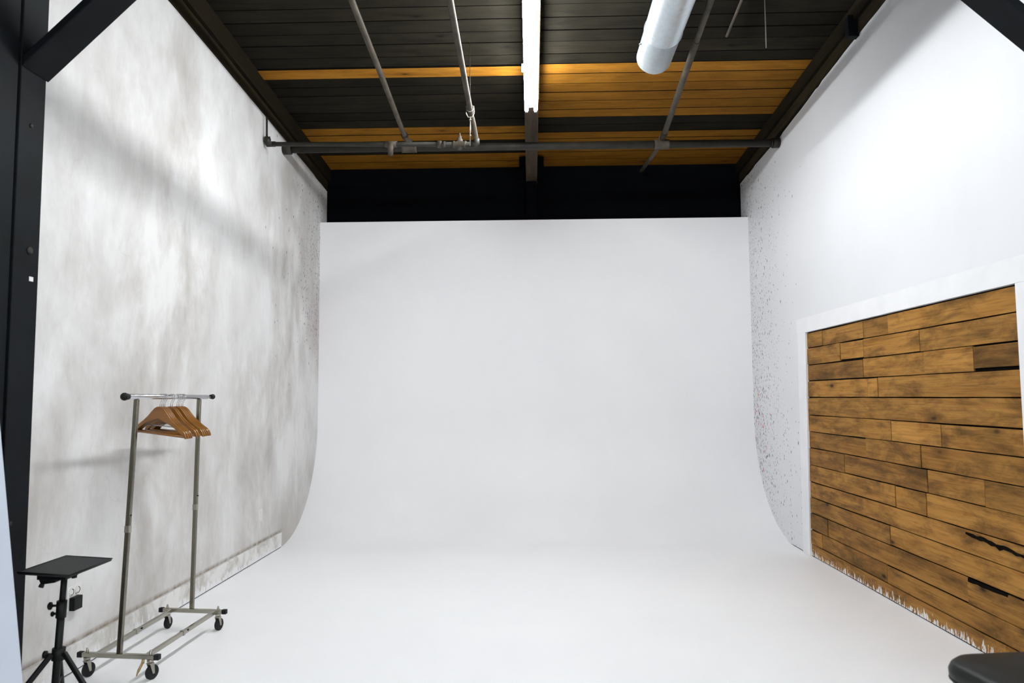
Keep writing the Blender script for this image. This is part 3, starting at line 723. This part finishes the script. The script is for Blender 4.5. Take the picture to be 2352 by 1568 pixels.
def make_hanger():
    t = thing('wooden_coat_hanger', 'x', 'hanger')
    b, bend = hanger_meshes(); o = b.build('hanger_shoulders', M['hwood'], t, bevel=.0035, seg=3); flat_tone(o, .62)
    zbar = -.240
    b = MB(); b.tube([(-.205,.019,zbar),(.205,.019,zbar)], .0092, 12); o = b.build('trouser_bar', M['hwood'], t); flat_tone(o, .62)
    b = MB(); b.tube([(-.13,.008,-.190),(.13,.008,-.190)], .0010, 6); b.build('wire_bar', M['wire'], t)
    b = MB(); pth = [(0,0,-.068),(0,0,-.045)]
    rr_ = .021
    for k in range(15):
        a = -math.pi*.42 + (math.pi*1.42)*k/14
        pth.append((rr_*math.cos(a)*1.0, 0, rr_*math.sin(a)-.003))
    pth = [(0,0,-.068),(0,0,-.044),(.008,0,-.030)] + pth[3:]
    b.tube(pth, .0018, 8); b.build('hook', M['wire'], t)
    return t
proto = make_hanger()
hy = [4.745,4.768,4.789,4.808,4.885,4.909,4.970,4.991,5.014,5.039,5.058]
hl = ['nearest of all on the clothes rail','second from the front of the front bunch','third from the front of the front bunch','last of the front bunch, next to the gap',
      'nearer of the pair in the middle of the rail','farther of the pair in the middle of the rail',
      'nearest of the back bunch of five','second of the back bunch of five','middle one of the back bunch of five','fourth of the back bunch of five','farthest of all on the clothes rail']
for i, y in enumerate(hy):
    h = proto if i == 0 else clone(proto)
    t = (y-4.335)/(5.43-4.335)
    h.location = (-2.40+.002*t, y, 1.617-.0015*t+.0005)
    yaw = -.34 + [0,.015,.03,.045,.03,.05,.05,.065,.08,.09,.10][i]
    h.rotation_euler = (0, math.radians([5,4.7,4.5,4.2,4.2,3.9,3.9,3.6,3.5,3.3,3.1][i]), yaw)
    h['label'] = 'varnished wooden coat hanger, ' + hl[i]
    h['group'] = 'wooden hangers on the clothes rack'

# ------------------------------------------------------------------ tray stand
TS = thing('tripod_tray_stand', 'black tripod stand with a flat tray in the lower left corner', 'stand', (-2.30,3.65,0))
def ts(p): return Vector(p)-Vector((-2.30,3.65,0))
c = [(-2.475,3.563,.772),(-2.154,3.459,.782),(-2.149,3.80,.786),(-2.461,3.915,.776)]
b = MB(); b.hexa([ts(p)-Vector((0,0,.008)) for p in c]+[ts(p)+Vector((0,0,.004)) for p in c]); tr = b.build('tray', M['tray'], TS, bevel=.005)
b = MB()
for k in range(4):
    p, q = ts(c[k]), ts(c[(k+1)%4]); b.tube([p+Vector((0,0,.004)), q+Vector((0,0,.004))], .0035, 8)
b.build('tray_rim', M['plastic'], tr)
b = MB(); b.box((-.105,-.05,.730),(.04,.05,.766)); b.hexa([(-.09,-.04,.705),(-.02,-.04,.715),(-.02,.04,.715),(-.09,.04,.705),(-.10,-.045,.735),(-.01,-.045,.735),(-.01,.045,.735),(-.10,.045,.735)]); b.build('tilt_head', M['plastic'], TS, bevel=.004)
b = MB(); b.lathe((-.085,-.03,.715),(-.3,-.2,-1),[(0,.008),(.014,.012),(.024,.012)],10); b.build('tilt_knob', M['plastic'], TS)
b = MB(); b.lathe((.085,-.06,.775),(.1,0,-1),[(0,.006),(.018,.006),(.019,.012),(.032,.012)],10); b.build('clamp_screw', M['plastic'], TS)
b = MB(); b.tube([(.003,0,.765),(-.008,0,.56)], .0145, 18); b.build('inner_pole', M['plastic'], TS)
b = MB(); b.tube([(-.006,0,.60),(-.03,0,.10)], .0175, 18); b.tube([(-.006,0,.62),(-.009,0,.54)], .0235, 18); pole = b.build('outer_pole', M['plastic'], TS)
for z, l in ((.598,.048),(.560,.040)):
    b = MB(); b.tube([(-.02,-.004,z),(-.006-l,-.012,z)], .006, 8)
    cc_ = Vector((-.006-l,-.012,z))
    if z > .58:
        b.lathe(cc_+Vector((.006,0,0)),(-1,-.15,0),[(0,.014),(.003,.019),(.012,.019),(.017,.012)],9)
    else: b.lathe(cc_+Vector((.008,0,0)),(-1,-.15,-.1),[(0,.010),(.003,.013),(.010,.011)],9)
    b.build('clamp_knob', M['plastic'], pole)
b = MB(); b.tube([(-.012,0,.395),(-.014,0,.340)], .030, 18); b.lathe((-.04,-.005,.366),(-1,-.1,0),[(-.01,.006),(.026,.006),(.028,.018),(.040,.018),(.043,.012)],12); b.build('leg_collar', M['plastic'], TS)
hub = Vector((-.012,0,.375)); slide = Vector((-.022,0,.195))
for k, az in enumerate((-.25, 2.05, 4.12)):
    dv = Vector((math.cos(az), math.sin(az), 0)); foot = hub*1.0 + dv*.36; foot.z = .014
    st = hub + dv*.032
    b = MB(); b.bar(st, foot, .018, .024); lg = b.build('leg', M['plastic'], TS, bevel=.004)
    b = MB(); b.bar(foot+Vector((0,0,.012))-dv*.02, foot+Vector((0,0,.0))+dv*.012, .026, .026); b.build('rubber_foot', M['rubber'], lg, bevel=.004)
    mid = st.lerp(foot, .46)
    b = MB(); b.bar(slide+dv*.015, mid, .007, .016); b.build('strut', M['plastic'], lg, bevel=.001)
b = MB(); b.tube([slide+Vector((0,0,.02)), slide-Vector((0,0,.02))], .026, 16); b.build('strut_collar', M['plastic'], TS)

# ------------------------------------------------------------------ foam board leaning on the dark wall
b = MB(); b.hexa([(-2.236,1.9,0.001),(-2.196,1.9,0.001),(-2.196,3.3,0.001),(-2.236,3.3,0.001),(-2.56,1.9,2.38),(-2.52,1.9,2.38),(-2.52,3.3,2.38),(-2.56,3.3,2.38)])
tag(b.build('foam_board', M['foam'], bevel=.003), 'white foam board leaning on the dark wall at the left edge', 'board')

# ------------------------------------------------------------------ stool
ST = thing('swivel_stool', 'black vinyl stool cut off by the lower right corner', 'stool', (1.685, 2.52, 0), .12)
b = MB()
def rrect(a, r, z, n=8):
    pts = []
    for cx, cy, a0 in ((a-r,a-r,0),(-a+r,a-r,90),(-a+r,-a+r,180),(a-r,-a+r,270)):
        for k in range(n+1):
            t = math.radians(a0+90*k/n); pts.append((cx+r*math.cos(t), cy+r*math.sin(t), z))
    return pts
layers = [(a_, r_, z_+.036) for a_, r_, z_ in [(.14,.10,.555),(.20,.12,.552),(.226,.12,.560),(.240,.12,.580),(.245,.12,.600),(.246,.12,.618),(.240,.12,.636),(.226,.11,.649),(.20,.10,.656),(.14,.08,.663),(.05,.04,.666)]]
rings = [[b.bm.verts.new(p) for p in rrect(a,r,z)] for a,r,z in layers]
for A, B in zip(rings, rings[1:]):
    m = len(A)
    for k in range(m): b._f([A[k],A[(k+1)%m],B[(k+1)%m],B[k]], True)
b._f(rings[0][::-1], True); b._f(rings[-1], True); seat = b.build('seat', M['leather'], ST)
b = MB(); pp = rrect(.2435,.12,.626); b.tube([*pp, pp[0]], .0035, 6, False); b.build('seat_piping', M['plastic'], seat)
b = MB(); b.tube([(0,0,.10),(0,0,.42),(0,0,.425),(0,0,.590)], 1, 18, True, [.026,.026,.016,.016]); b.tube([(0,0,.575),(0,0,.592)], .10, 20); b.build('gas_column', M['plastic'], ST)
for k in range(5):
    a = 2*math.pi*k/5+.4; dv = Vector((math.cos(a), math.sin(a), 0))
    b = MB(); b.bar(dv*.02+Vector((0,0,.10)), dv*.27+Vector((0,0,.075)), .040, .028); bl = b.build('base_leg', M['plastic'], ST, bevel=.006)
    b = MB(); q = dv*.265; sd = Vector((-dv.y, dv.x, 0)); b.tube([q+Vector((0,0,.026))-sd*.018, q+Vector((0,0,.026))+sd*.018], .025, 18); b.tube([q+Vector((0,0,.03)), q+Vector((0,0,.075))], .007, 8); b.build('caster', M['rubber'], bl)
